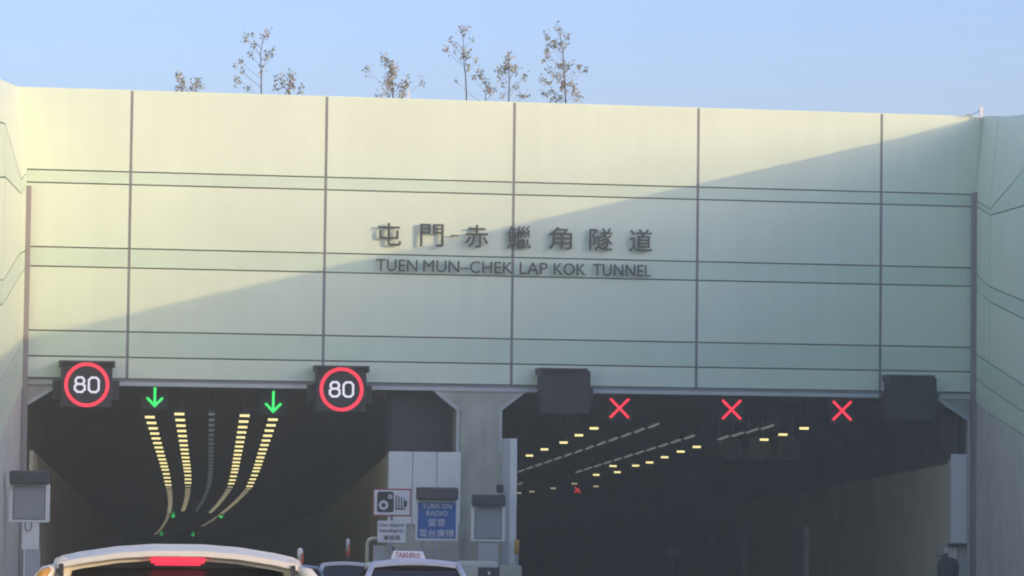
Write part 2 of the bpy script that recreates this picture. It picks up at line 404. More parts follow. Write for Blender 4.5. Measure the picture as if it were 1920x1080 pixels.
# ---------------------------------------------------------------- bores
by = [108.2, 112, 118, 126, 134, 142, 150, 158, 166, 176, 188, 200, 215, 230, 250, 275, 300, 330, 360, 400, 440, 480, 520, 560, 600]
def bore(name, label, xl, xr, drift, y_first):
    root = thing(name, label, 'tunnel', ((xl+xr)/2, 110, -0.8))
    loc = (-(xl+xr)/2, -110, 0.8)
    def cx(y): return xc(y)+drift*(y-108)
    yy = [y_first]+by[1:]
    def sweep(m_, prof, close=False):
        b = MB(); n = len(prof)
        for a, c in zip(yy[:-1], yy[1:]):
            for i in range(n-1):
                p0, p1 = prof[i], prof[i+1]
                b.add([(p0[0]+cx(a), a, p0[1]+drop(a)), (p1[0]+cx(a), a, p1[1]+drop(a)), (p1[0]+cx(c), c, p1[1]+drop(c)), (p0[0]+cx(c), c, p0[1]+drop(c))], [(0, 1, 2, 3)], m_)
        return b
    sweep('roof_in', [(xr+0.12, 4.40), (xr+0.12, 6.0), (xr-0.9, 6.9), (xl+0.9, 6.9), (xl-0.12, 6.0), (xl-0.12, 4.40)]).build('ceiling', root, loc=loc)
    for x_, sg in ((xl, -1), (xr, 1)):
        b = MB(); y = y_first; pitch_ = 2.4
        while y < 330:
            y2 = y+pitch_
            c = [(x_+cx(y), y+0.02, -0.75+drop(y)), (x_+cx(y2), y2-0.02, -0.75+drop(y2)), (x_+cx(y2), y2-0.02, 4.40+drop(y2)), (x_+cx(y), y+0.02, 4.40+drop(y))]
            b.slab(c if sg > 0 else c[::-1], (sg*0.11, 0, 0), 'clad_in'); y = y2
        b.build('wall_cladding', root, loc=loc)
    b = MB()
    for sg, x_ in ((-1, xl), (1, xr)):
        for a, c in zip(yy[:-1], yy[1:]):
            xx = x_+sg*0.115
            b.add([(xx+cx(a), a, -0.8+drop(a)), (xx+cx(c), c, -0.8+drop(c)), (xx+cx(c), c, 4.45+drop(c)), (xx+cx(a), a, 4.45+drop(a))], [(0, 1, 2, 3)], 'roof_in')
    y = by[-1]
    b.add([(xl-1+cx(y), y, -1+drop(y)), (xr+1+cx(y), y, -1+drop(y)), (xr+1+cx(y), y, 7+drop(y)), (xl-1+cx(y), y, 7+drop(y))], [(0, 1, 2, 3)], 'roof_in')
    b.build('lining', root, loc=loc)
    b = MB()
    for a, c in zip(yy[:-1], yy[1:]):
        b.add([(xl-0.1+cx(a), a, road_z(a)+0.006), (xr+0.1+cx(a), a, road_z(a)+0.006), (xr+0.1+cx(c), c, road_z(c)+0.006), (xl-0.1+cx(c), c, road_z(c)+0.006)], [(0, 1, 2, 3)], 'asphalt')
    b.build('roadway', root, loc=loc)
    return root, cx
BL, cxl = bore('tunnel_bore', 'left tunnel bore with rows of lit ceiling lamps, below the two green arrows', -5.75, 5.75, 0, 108.3)
BR, cxr = bore('tunnel_bore', 'right closed dark tunnel bore behind the three red crosses', 9.85, 24.8, -0.018, 109.0)
for ya, yb in ((133.5, 136.5), (147.5, 150.5)):
    b = MB(); b.box(24.8+cxr(ya)-0.22, 24.8+cxr(ya)-0.001, ya, yb, -0.9+drop(yb), 2.95+drop(ya), 'white'); b.build('pilaster', BR, loc=(-(9.85+24.8)/2, -110, 0.8))
# return walls between portal jamb and bore linings
rw = thing('return_wall', 'white vertical panelled wall between the left opening and the central pier', 'wall', (6.93, 107.1, -0.8), TH)
b = MB()
for k in range(3): b.box(-1.21+k*0.79+0.012, -1.21+(k+1)*0.79-0.012, 0, 0.06, 2.9, 5.25, 'white')
b.build('white_panels', rw)
b = MB(); b.box(-1.22, 1.19, 0.062, 0.5, -0.1, 5.2, 'conc'); b.build('concrete_wall', rw)
b = MB(); b.box(-1.06, 1.25, 1.45, 1.6, -0.1, 8.0, 'hood'); b.build('upper_wall', rw)
b = MB(); b.box(0.0, 1.3, 0.0, 0.2, -0.1, 7.9, 'roof_in'); 
b.build('upper_wall', thing('side_wall', 'narrow dark wall strip just inside the right jamb of the right opening', 'wall', (24.85, 111.6, -0.8)))
pn = MB(); pn.box(-0.27, 0.27, 0, 0.12, 1.62, 4.60, 'white'); pn.box(-0.36, 0.24, -0.12, 0.12, 1.5, 1.60, 'hood')
_x, _y = 25.03*math.cos(TH), WY+25.03*math.sin(TH)+0.16
o = pn.build('wall_panel', bevel=0.01); o.location = (_x, _y, 0); o.rotation_euler.z = TH; tag(o, 'tall pale blue-grey panel with dark ledge inside the right edge of the right opening', 'panel')
pn = MB(); pn.box(-0.48, 0.29, 0.13, 0.4, -0.8, 1.49, 'conc_l'); pn.box(-0.27, 0.29, 0.13, 0.4, 1.491, 4.4, 'conc_l'); o = pn.build('jamb_wall'); o.location = (_x, _y, 0); o.rotation_euler.z = TH; tag(o, 'pale wall end below the blue-grey panel at the right opening', 'wall')

# ---------------------------------------------------------------- ceiling lamps, left bore
def lamp_mesh(wd, ln, em, drop_h=0.0):
    b = MB(); b.box(-wd/2-0.02, wd/2+0.02, -ln/2-0.02, ln/2+0.02, 0.015, 0.12, 'black'); b.box(-wd/2, wd/2, -ln/2, ln/2, -0.065, 0.014, em)
    b.box(-0.015, 0.015, -0.02, 0.02, 0.12, 0.12+drop_h, 'black')
    return b
def proto(wd, ln, em, dh): 
    o = lamp_mesh(wd, ln, em, dh).build('ceiling_lamp'); return o
pt = {}
def lamp(kind, args, x, y, z, label, group):
    if kind not in pt: pt[kind] = proto(*args); o = pt[kind]
    else: o = pt[kind].copy(); COL.objects.link(o)
    o.location = (x, y, z); o.name = 'ceiling_lamp'; tag(o, label, 'ceiling lamp', group)
rows = [(-2.04, 'leftmost', 110.4, 460), (-1.05, 'second', 107.9+0.6, 252), (1.08, 'fourth', 108.9, 258), (2.04, 'rightmost', 110.9, 345)]
for off, nm, y0, y1 in rows:
    y = y0
    while y < y1:
        z = 5.68+drop(y)
        bright = y < 168
        lab = f'{"bright yellow" if bright else "dim distant"} lamp in the {nm} lit row on the ceiling of the left bore'
        grp = f'{nm} lit row of lamps in the left bore, '+('bright part' if bright else 'dim far part')
        if bright: lamp('by', (0.32, 0.30, 'e_yel', 1.0), off+cxl(y), y, z, lab, grp)
        else: lamp('bd', (0.28, 0.3, 'e_dim', 1.0), off+cxl(y), y, z, lab, grp)
        y += 3.3 if y < 150 else (4.3 if y < 168 else (6.0 if y < 255 else 11.0))
y = 109.4
while y < 250:
    lamp('bg', (0.20, 0.3, 'e_grey', 1.0), 0.0+cxl(y), y, 5.74+drop(y), 'unlit grey lamp in the middle row on the ceiling of the left bore', 'unlit middle row of lamps in the left bore')
    y += 3.1 if y < 170 else 7.0
# right bore lamps
for nm, pts in (('left', [(13.15, 113.5), (13.12, 117.9), (13.1, 122.9), (12.9, 128), (12.8, 133)]),
                ('right', [(20.2, 111.9), (20.15, 115.8), (20.05, 119.2)]),
                ('middle', [(18.4, 124.8), (18.3, 128.4), (18.3, 133.0), (18.3, 137.6), (18.1, 140.6), (18.1, 147), (17.2, 141.2), (17.5, 150), (19.0, 162.9)]),
                ('far', [(17.6, 160), (17.2, 166), (16.6, 171), (15.6, 172), (14.9, 168), (16.3, 175)])):
    for x_, y in pts:
        k = 'ry' if nm != 'far' and y < 160 else 'rd'
        lamp(k, (0.27, 0.3, 'e_yel', 1.0) if k == 'ry' else (0.24, 0.4, 'e_dim', 1.0), x_, y, 5.68+drop(y),
             f'small {"yellow" if k == "ry" else "pale"} lamp in the {nm} line of single lamps in the right bore', f'{nm} line of single lamps in the right bore')
for nm, (xa, ya), (xb, yb), n in (('left', (15.1, 110.8), (13.6, 155), 15), ('middle', (17.3, 117.5), (16.4, 149), 11), ('right', (19.05, 111.0), (18.45, 120.2), 4), ('far', (15.3, 160), (13.3, 182), 6)):
    for k in range(n):
        q = (k+0.5)/n; x_, y = xa+(xb-xa)*q, ya+(yb-ya)*q
        if 'tb' not in pt:
            bb = MB(); bb.box(-0.05, 0.05, -1.1, 1.1, -0.05, 0.0, 'e_tube'); bb.box(-0.07, 0.07, -1.1, 1.1, 0.001, 0.08, 'black')
            pt['tb'] = bb.build('tube_lamp'); o = pt['tb']
        else: o = pt['tb'].copy(); COL.objects.link(o)
        o.location = (x_, y, 5.68+drop(y)+0.04); o.rotation_euler = (math.atan(-0.047), 0, 0)
        tag(o, f'long grey tube lamp in the {nm} dashed line on the ceiling of the right bore', 'tube lamp', f'{nm} dashed line of tube lamps in the right bore')

# jet fans in the right bore
def fan(x_, y, z, lab):
    f = thing('jet_fan', lab, 'fan', (x_, y, z), 0, 'jet fans under the ceiling of the right bore')
    b = MB(); b.tube([(0, -1.7, 0), (0, -0.9, 0), (0, 0.9, 0), (0, 1.7, 0)], [0.42, 0.46, 0.46, 0.42], 'fan', 20); b.build('casing', f, smooth=False)
    b = MB(); b.tube([(0, -1.76, 0), (0, -1.7, 0)], [0.36, 0.36], 'roof_in', 20); b.build('intake', f)
    MB().box(-0.3, -0.25, -0.8, -0.7, 0.4, 1.1, 'galv').build('bracket', f); MB().box(0.25, 0.3, -0.8, -0.7, 0.4, 1.1, 'galv').build('bracket', f)
fan(18.9, 121.5, 4.78, 'left of the three grey jet fans under the right bore ceiling')
fan(20.0, 121.5, 4.78, 'middle of the three grey jet fans under the right bore ceiling')
fan(21.1, 121.5, 4.78, 'right of the three grey jet fans under the right bore ceiling')
# distant white box on the right bore wall side
b = MB(); b.box(-0.25, 0.25, 0, 0.1, 0, 0.30, 'signwhite'); o = b.build('marker_plate'); o.location = (21.05, 150, 0.0); 
b2 = MB(); b2.box(-0.03, 0.03, 0.1, 0.14, -2.7, 0.1, 'galv'); b2.build('stand', o)
tag(o, 'tiny pale plate on a thin stand deep in the dark right bore', 'plate')

# ---------------------------------------------------------------- overhead speed signs (housings on the wall)
def on_wall(u, y=0.0): return (u*math.cos(TH)-y*math.sin(TH), WY+u*math.sin(TH)+y*math.cos(TH))
def speed_housing(root, dark=False):
    b = MB()
    b.box(-0.80, 0.80, -0.62, -0.05, -0.72, 0.70, 'black')
    if dark: b.box(0.801, 0.87, -0.55, -0.05, -0.6, 0.68, 'black')
    b.build('housing', root, bevel=0.015)
    b = MB(); b.box(-0.87, 0.87 if not dark else 0.72, -0.86, -0.04, 0.702, 0.76, 'hood')
    b.box(-0.87, -0.81, -0.86, -0.04, 0.56, 0.701, 'hood'); b.box(0.81, 0.87, -0.86, -0.04, 0.56, 0.701, 'hood') if not dark else None
    b.build('hood', root)
    b = MB(); b.box(-1.05 if not dark else -0.78, 1.06, -0.045, 0.13, -0.45, 0.15, 'black'); b.box(-0.6, 0.6, 0.131, 1.6, -0.4, -0.1, 'black'); b.build('mounting_bracket', root)
def digit(b, cx_, cz, kind, w_=0.36, h=0.50):
    x0, x1, z0, z1 = cx_-w_/2, cx_+w_/2, cz-h/2, cz+h/2; c = 0.08; t = 0.066
    if kind == '0':
        b.stroke([(x0+c, z0), (x1-c, z0), (x1, z0+c), (x1, z1-c), (x1-c, z1), (x0+c, z1), (x0, z1-c), (x0, z0+c), (x0+c, z0)], t, -0.66, -0.63, 'e_white')
    else:
        m_ = cz+0.02
        b.stroke([(x0+c, z0), (x1-c, z0), (x1, z0+c), (x1, m_-c*.7), (x1-c, m_), (x0+c, m_), (x0, m_-c*.7), (x0, z0+c), (x0+c, z0)], t, -0.66, -0.63, 'e_white')
        b.stroke([(x0+c, m_+.001), (x0+.02, m_+c*.8), (x0+.02, z1-c), (x0+c, z1), (x1-c, z1), (x1-.02, z1-c), (x1-.02, m_+c*.8), (x1-c, m_+.001)], t, -0.662, -0.632, 'e_white')
for u, zc, lab in ((-4.03, 6.44, 'lit 80 speed limit sign over the left corner of the left opening'),
                   (4.11, 6.42, 'lit 80 speed limit sign between the right green arrow and the central pier')):
    x_, y = on_wall(u)
    s = thing('speed_limit_sign', lab, 'speed sign', (x_, y, zc), TH, 'overhead speed signs')
    speed_housing(s)
    b = MB(); b.ring(0, 0, -0.66, 0.71, 0.60, 'e_red'); b.build('red_ring', s)
    b = MB(); digit(b, -0.22, 0.0, '8', 0.31, 0.46); digit(b, 0.22, 0.0, '0', 0.31, 0.46); b.build('digits', s)
for u, zc, lab in ((11.42, 6.46, 'switched-off black overhead sign box beside the central pier, over the right opening'),
                   (23.15, 6.43, 'switched-off black overhead sign box at the right end of the wall')):
    x_, y = on_wall(u)
    s = thing('overhead_sign_box', lab, 'sign box', (x_, y, zc), TH, 'overhead speed signs switched off')
    speed_housing(s, True)

# lane control signals hung inside the openings
def signal(x_, y, z, kind, size, lab, group):
    s = thing('lane_signal', lab, 'lane signal', (x_, y, z), TH if y < 115 else 0, group); h = size/2
    b = MB(); b.box(-h*1.35, h*1.35, 0, 0.22, -h*1.3, h*1.3, 'black'); b.build('housing', s)
    b = MB(); b.box(-0.03, 0.03, 0.08, 0.14, h*1.3, h*1.3+0.35, 'black'); b.build('hanger', s)
    b = MB(); t = size*0.125
    if kind == 'cross':
        b.stroke([(-h*.93, -h*.93), (h*.93, h*.93)], t, -0.03, -0.004, 'e_redx'); b.stroke([(-h*.93, h*.93), (h*.93, -h*.93)], t, -0.031, -0.005, 'e_redx')
        b.build('red_cross', s)
    else:
        b.stroke([(0, h), (0, -h*.9)], t, -0.03, -0.004, 'e_green'); b.stroke([(-h*.72, -h*.2), (0, -h*.95), (h*.72, -h*.2)], t, -0.032, -0.006, 'e_green')
        b.build('green_arrow', s)
for px_, lab in ((-1.85, 'green down arrow signal nearest the left speed sign'), (2.0, 'green down arrow signal left of the second speed sign')):
    signal(px_, wall_y(px_)+1.55, 6.02+0.13*(px_ < 0)-0.0, 'arrow', 0.66, lab, 'green lane arrows')
for px_, z, lab in ((13.55, 5.99, 'red cross signal nearest the central pier'), (17.38, 6.0, 'middle red cross signal over the right opening'), (21.2, 6.02, 'red cross signal nearest the right end sign box')):
    signal(px_, wall_y(px_)+1.75, z, 'cross', 0.64, lab, 'red lane crosses')
for x_, y, z, lab in ((-3.0, 272, -0.40, 'left one of the nearer pair of tiny distant green signals in the left bore'), (0.9, 272, -0.40, 'right one of the nearer pair of tiny distant green signals in the left bore'),
                      (-6.4, 444, -5.7, 'farthest tiny green signal, left one, at the end of the left bore lamps'), (-2.2, 444, -5.75, 'farthest tiny green signal, right one, above the white car roof')):
    signal(x_, y, z, 'arrow', 0.46 if y < 300 else 0.6, lab, 'distant green signals')
signal(22.2, 200, 2.55, 'cross', 0.34, 'small distant red cross deep in the right bore', 'red lane crosses')

# ---------------------------------------------------------------- roadside signs
def blank_sign(x0, x1, z0, z1, y, lab, hood_h, rd, column):
    xm = (x0+x1)/2; s = thing('message_sign', lab, 'sign', (xm, y, rd), 0, 'blank message signs'); hw = (x1-x0)/2; a, c = z0-rd, z1-rd
    b = MB(); b.box(-hw, hw, 0, 0.28, a, c-hood_h, 'white'); 
    b.build('cabinet', s, bevel=0.02)
    fw = hw*0.24
    b = MB(); b.box(-hw+fw, hw-fw, -0.012, -0.002, a+fw*0.75, c-hood_h-fw*0.55, 'screen'); b.build('screen', s)
    b = MB(); e = 0.02
    for q in ((-hw+fw-e, -hw+fw, a+fw*.75-e, c-hood_h-fw*.55+e), (hw-fw, hw-fw+e, a+fw*.75-e, c-hood_h-fw*.55+e)): b.box(q[0], q[1], -0.02, -0.002, q[2], q[3], 'hood')
    for q in ((a+fw*.75-e, a+fw*.75), (c-hood_h-fw*.55, c-hood_h-fw*.55+e)): b.box(-hw+fw, hw-fw, -0.019, -0.002, q[0], q[1], 'hood')
    b.build('screen_frame', s)
    b = MB(); b.box(-hw+0.02, hw-0.02, -0.32, 0.26, c-hood_h+0.002, c, 'hood'); b.build('hood', s, bevel=0.05)
    for (p, q, t, u_) in column:
        pass
    return s, a
s, a = blank_sign(-5.87, -4.69, 2.21, 3.73, 98, 'blank grey message sign under a dark hood on a stand at the left roadside', 0.40, road_z(98), [])
b = MB(); b.box(-0.20, 0.30, 0.02, 0.22, a-0.80, a-0.002, 'white'); b.build('stand_upper', s, bevel=0.01)
b = MB(); b.box(-0.09, 0.34, 0.05, 0.32, 0, a-0.802, 'greyp'); b.box(-0.14, -0.092, 0.0, 0.3, 0, a-0.802, 'white'); b.build('stand_lower', s, bevel=0.01)
b = MB(); b.tube([(-0.11, -0.02, a), (-0.10, -0.02, a-0.16), (-0.04, -0.03, a-0.25), (0.04, -0.03, a-0.23), (0.08, -0.02, a-0.12), (0.08, -0.02, a)], 0.014, 'hood', 6); b.build('cable', s)
s, a = blank_sign(8.24, 9.32, 1.63, 3.11, 104.6, 'blank grey message sign with dark hood in front of the central pier', 0.36, road_z(104.6), [])
b = MB(); b.box(-0.3, 0.3, 0.08, 0.24, 0, a-0.002, 'greyp'); b.build('stand', s)
b = MB(); b.box(9.26, 9.72, 105.2, 105.5, road_z(105), 4.9, 'greyp'); b.box(9.50, 9.72, 105.19, 105.199, road_z(105), 4.9, 'white')
tag(b.build('signal_column', bevel=0.01), 'pale blue-grey column behind the blank sign at the central pier', 'column')
b = MB(); b.box(9.08, 9.28, 104.9, 105.25, 3.17, 3.42, 'signblack'); b.box(9.13, 9.22, 105.25, 106.0, 3.25, 3.33, 'signblack')
tag(b.build('security_camera', bevel=0.02), 'small black camera above the hood of the blank pier sign', 'camera')
# blue radio sign
s = thing('radio_sign', 'blue TURN ON RADIO sign with white border under a dark hood', 'sign', (6.695, 98, road_z(98))); rd = road_z(98); hw = 0.625
b = MB(); b.box(-hw, hw, 0, 0.22, 1.79-rd, 3.00-rd, 'signwhite'); b.build('frame', s, bevel=0.015)
b = MB(); b.box(-hw+0.06, hw-0.06, -0.012, -0.002, 1.86-rd, 2.93-rd, 'blue'); b.build('face', s)
b = MB(); b.box(-hw+0.01, hw-0.01, -0.3, 0.2, 3.002-rd, 3.37-rd, 'hood'); b.build('hood', s, bevel=0.05)
MB().box(-0.05, 0.05, 0.05, 0.15, 0, 1.788-rd, 'galv').build('post', s); MB().box(-0.45, -0.37, 0.05, 0.15, 0, 1.788-rd, 'galv').build('post', s)
z_ = 1.79-rd
objs = [text('t', 'TURN ON', 'signwhite', s, -0.43, 0.43, z_+0.95, z_+1.10, -0.03, 0.01, 0.0), text('t', 'RADIO', 'signwhite', s, -0.31, 0.31, z_+0.74, z_+0.89, -0.03, 0.01, 0.0),
        text('t', '留意', 'signwhite', s, -0.25, 0.25, z_+0.43, z_+0.66, -0.03, 0.01, 0.0), text('t', '電台廣播', 'signwhite', s, -0.52, 0.52, z_+0.11, z_+0.34, -0.03, 0.01, 0.0)]
join_meshes('lettering', objs, s)
# speed camera sign
rd = road_z(98); s = thing('camera_sign', 'white sign with black camera symbol and red border', 'sign', (5.36, 98, rd)); 
b = MB(); b.box(-0.57, 0.57, 0, 0.04, 2.50-rd, 3.32-rd, 'red'); b.build('red_border', s, bevel=0.01)
b = MB(); b.box(-0.53, 0.53, -0.012, -0.002, 2.545-rd, 3.275-rd, 'signwhite'); b.build('face', s)
b = MB(); zz = 2.5-rd
b.prism([(-0.44, zz+0.16), (-0.40, zz+0.12), (0.0, zz+0.12), (0.05, zz+0.16), (0.05, zz+0.68), (0.0, zz+0.73), (-0.39, zz+0.73), (-0.44, zz+0.68)], -0.022, -0.0125, 'signblack')
for k, (x_, h0, h1) in enumerate(((0.12, 0.22, 0.62), (0.20, 0.22, 0.60), (0.28, 0.22, 0.57), (0.36, 0.26, 0.52))): b.box(x_-0.018, x_+0.018, -0.022, -0.0125, zz+h0, zz+h1, 'signblack')
b.box(0.10, 0.40, -0.0225, -0.0128, zz+0.20, zz+0.235, 'signblack'); b.box(0.381, 0.44, -0.022, -0.0125, zz+0.29, zz+0.46, 'signblack')
b.build('camera_symbol', s)
b = MB(); b.ring(-0.25, zz+0.33, -0.03, 0.14, 0.07, 'signwhite', 0.007, 24); b.ring(-0.055, zz+0.58, -0.03, 0.065, 0.03, 'signwhite', 0.007, 20); b.build('lens_rings', s)
b = MB(); b.box(-0.04, 0.04, 0.05, 0.13, 0, 3.2-rd, 'galv'); b.build('pole', s)
b = MB(); b.box(-0.42, 0.42, 0, 0.03, 1.73-rd, 2.37-rd, 'signwhite'); b.build('text_plate', s)
z_ = 1.73-rd
join_meshes('plate_lettering', [text('t', 'Use dipped', 'signblack', s, -0.36, 0.36, z_+0.44, z_+0.57, -0.008, 0.01, 0.0), text('t', 'headlights', 'signblack', s, -0.35, 0.35, z_+0.27, z_+0.40, -0.008, 0.01, 0.0),
        text('t', '著低燈', 'signblack', s, -0.24, 0.26, z_+0.07, z_+0.21, -0.008, 0.01, 0.0)], s)
b = MB(); b.box(-0.52, 0.1, 0.3, 0.5, 0, 1.63-rd, 'greyp'); b.box(0.02, 0.10, 0.22, 0.29, 1.35-rd, 1.60-rd, 'hood')
ob = b.build('control_cabinet', bevel=0.01); ob.location = (5.36, 98, rd); tag(ob, 'low grey cabinet under the camera sign', 'cabinet')
# bollard pole with curved top
rd = road_z(100); b = MB(); b.tube([(0, 0, 0), (0, 0, 1.79-rd-0.15), (0.05, 0, 1.79-rd-0.03), (0.16, 0, 1.79-rd), (0.3, 0.3, 1.79-rd)], 0.055, 'clad_in', 8)
o = b.build('bent_pole', smooth=True); o.location = (4.74, 100, rd); tag(o, 'slim dull pole with bent top, left of the camera sign', 'pole')
# marker posts
def marker(x_, y, zt, zb, lab):
    rd = road_z(y); s = thing('marker_post', lab, 'marker post', (x_, y, rd), 0, 'red and white marker posts'); wd = 0.06
    b = MB(); b.tube([(0, 0, 0), (0, 0, zb-rd)], 0.025, 'hood', 8); b.build('pole', s)
    n = 3; q = (zt-zb)/n
    b = MB(); b.tube([(0, 0, zb+q-rd), (0, 0, zt-0.04-rd), (0, 0, zt-rd)], [wd, wd, wd*0.4], 'white', 10); b.build('white_head', s, smooth=True)
    b = MB(); b.tube([(0, 0, zb-rd), (0, 0, zb+q*0.99-rd)], [wd*0.8, wd*0.98], 'orange', 10); b.tube([(0.04, -0.03, zb+q*0.5-rd), (0.04, -0.03, zb+q*2.2-rd)], 0.035, 'orange', 8); b.build('red_reflector', s)
marker(4.16, 100, 1.78, 1.22, 'red and white marker post standing alone left of the bent pole')
marker(1.96, 72, 2.22, 1.80, 'red and white marker post just right of the white car')
# median barrier in front of the pier
s = thing('median_barrier', 'low concrete barrier with rounded end running along the median before the pier', 'barrier', (8.8, 103.8, road_z(103.8)))
rd = road_z(103.8); m = MB(); lo = (-8.8, -103.8, -rd)
m.box(7.7, 9.05, 103.6, 104.2, rd, 1.03, 'conc_l'); m.build('barrier_head', s, bevel=0.12, loc=lo)
m = MB(); m.box(9.06, 9.76, 103.5, 104.1, rd, 0.90, 'conc'); m.build('barrier_block', s, bevel=0.02, loc=lo)
m = MB()
for a, c in zip([0, 18, 42, 56, 70, 90], [18, 42, 56, 70, 90, 103]):
    m.slab([(7.9, a, road_z(a)), (8.2, a, road_z(a)+0.85), (8.2, c, road_z(c)+0.85), (7.9, c, road_z(c))][::-1], (0.0, 0, 0.001), 'conc')
    m.add([(x_, yy_, road_z(yy_)+h) for yy_ in (a, c) for x_, h in ((7.8, 0), (8.1, 0.85), (8.4, 0.85), (8.7, 0))], [(0, 1, 5, 4), (1, 2, 6, 5), (2, 3, 7, 6)], 'conc')
m.build('barrier_run', s, loc=lo)
m = MB(); m.box(-0.35, 0.35, 0, 0.05, -0.3, 0.12, 'hood'); m.box(-0.05, 0.02, -0.01, -0.001, -0.1, 0.0, 'white'); o = m.build('recess_panel'); o.location = (8.75, 103.54, 0.72); tag(o, 'dark recessed panel on the concrete barrier face under the blank pier sign', 'panel')
m = MB(); m.tube([(0, 0, 0), (0, 0, 0.42), (0, 0, 0.46)], [0.08, 0.08, 0.04], 'yellow', 12); o = m.build('beacon', smooth=True); o.location = (9.72, 104.8, 1.24)
m = MB(); m.box(-0.05, 0.05, -0.05, 0.05, -1.9, 0, 'galv'); m.build('stand', o); tag(o, 'small yellow beacon at the right edge of the central pier column', 'beacon')
# dark equipment at the right opening
s = thing('equipment_unit', 'small dark rounded unit with a top knob at the right edge of the right opening', 'equipment', (23.45, 104, road_z(104))); rd = road_z(104)
m = MB(); m.tube([(0, 0, 0.62-rd-0.5), (0, 0, 0.62-rd), (0, 0, 1.05-rd), (0.0, 0, 1.22-rd), (0, 0, 1.28-rd)], [0.26, 0.33, 0.35, 0.28, 0.10], 'black', 12); m.build('body', s, smooth=True)
m = MB(); m.tube([(-0.09, 0, 1.2-rd), (-0.09, 0, 1.42-rd)], [0.11, 0.09], 'black', 10); m.box(-0.36, -0.12, -0.04, 0.04, 1.29-rd, 1.35-rd, 'black'); m.build('knob', s)
m = MB(); m.tube([(0, 0, 0), (0, 0, 0.3-rd)], 0.12, 'hood', 10); m.build('pedestal', s)

# ---------------------------------------------------------------- small things on the wall tops
s = thing('corner_lamp', 'small white post lamp with thin arm on the right top corner of the wall', 'lamp', (25.55, wall_y(25.5)-0.2, 15.85))
m = MB(); m.box(-0.04, 0.06, -0.05, 0.05, 0, 0.42, 'signwhite'); m.build('post', s)
m = MB(); m.tube([(-0.05, 0, 0.26), (-0.28, 0, 0.14), (-0.34, 0, 0.12)], 0.015, 'galv', 6); m.box(-0.52, -0.34, -0.04, 0.04, 0.09, 0.14, 'galv'); m.build('arm', s)
m = MB(); m.box(-0.035, 0.035, -0.03, 0.03, 0, 0.62, 'signwhite'); o = m.build('white_stake'); o.location = (6.30, 108.6, 15.75); tag(o, 'short white stake on top of the wall beside the dense beige sapling', 'stake')

# saplings: (base px, list of leaf clusters in px) -> metres
K = 0.01795
def sapling(bx_, lab, clusters, stem, yy_, seed, light=0):
    rnd = random.Random(seed); base_y = 185; gz = 15.5
    x0 = (bx_-391)*K+K*(-16+8*(bx_-490)/568)
    s = thing('sapling', lab, 'sapling', (x0, yy_, gz), 0, 'saplings on top of the tunnel wall')
    wall_top_px = 170+(bx_-330)*0.0308
    def loc(px, py): return Vector(((px-bx_)*K, rnd.uniform(-0.3, 0.3), (wall_top_px-py)*K+0.93))
    tr = MB(); pts = [Vector((0, 0, 0))]+[loc(*q) for q in stem]
    for q in pts: q.y *= 0.2
    tr.tube(pts, [0.028-0.020*i/(len(pts)-1) for i in range(len(pts))], 'bark', 6); tr.build('stem', s)
    tw = MB(); lf = MB(); zmax = pts[-1].z
    for (px, py, *rest) in clusters:
        c = loc(px, py); sz = rest[0] if rest else 1.0; mt = rest[1] if len(rest) > 1 else 'leaf'
        zt = max(0.15, min(zmax, c.z-0.25-abs(c.x)*0.5)); 
        a = pts[0]
        for p, q in zip(pts[:-1], pts[1:]):
            if p.z <= zt <= q.z and q.z > p.z: a = p.lerp(q, (zt-p.z)/(q.z-p.z))
        mid = a.lerp(c, 0.5)+Vector((0, 0, -0.05)); tw.tube([a, mid, c], [0.009, 0.006, 0.004], 'bark', 4)
        for _ in range(int(26*sz)):
            p = c+Vector((rnd.gauss(0, 0.055), rnd.gauss(0, 0.06), rnd.gauss(0, 0.07)))*math.sqrt(sz)*1.1
            d = Vector((rnd.uniform(-1, 1), rnd.uniform(-1, 1), rnd.uniform(-0.9, 0.7))).normalized(); sd = d.orthogonal().normalized(); ln = rnd.uniform(0.06, 0.13); wdt = ln*0.32
            sd.rotate(Matrix.Rotation(rnd.uniform(0, 6.28), 3, d))
            lf.add([p, p+d*ln*0.5+sd*wdt, p+d*ln, p+d*ln*0.5-sd*wdt], [(0, 1, 2, 3)], mt if rnd.random() < 0.75 else 'leafp')
    tw.build('twigs', s); lf.build('leaves', s)
L_, D_, R__ = 'leaf', 'leafp', 'leafr'
sapling(342, 'small pale beige sapling farthest left on the wall top', [(338, 140, 1, D_), (343, 150, 1.4, D_), (346, 160, 1.4, D_), (336, 163, 1, D_)], [(343, 145)], 111.0, 1)
sapling(366, 'low pale sapling second from the left on the wall top', [(374, 146, 1, D_), (370, 155, 1.3, D_), (362, 162, 1.3, D_), (378, 158, .6, L_)], [(370, 150)], 111.2, 2)
sapling(490, 'tall very sparse sapling left of the joint, with a pinkish tip', [(458, 72, 1.3, L_), (469, 67, .5, L_), (476, 85, .9, L_), (469, 99, .9, L_), (496, 60, 1, R__), (496, 68, .6, D_), (450, 113, .9, L_), (440, 125, .6, L_), (455, 132, .6, L_), (445, 156, .8, L_), (498, 94, .7, L_), (511, 90, .6, L_), (500, 107, .6, L_), (508, 104, .5, L_), (465, 166, .6, L_), (490, 134, .6, D_), (444, 145, .4, L_)], [(489, 140), (487, 100), (492, 64)], 111.0, 3)
sapling(541, 'small compact sapling with reddish leaves right of the tall pink-tipped one', [(541, 141, 1.3, L_), (543, 148, 1.2, D_), (546, 156, 1.4, R__), (530, 155, 1, L_), (526, 149, .8, L_), (516, 145, .8, L_), (515, 163, .7, L_), (538, 168, 1, L_), (544, 166, 1, D_), (566, 162, .5, L_), (562, 170, .4, L_)], [(541, 150)], 111.2, 4)
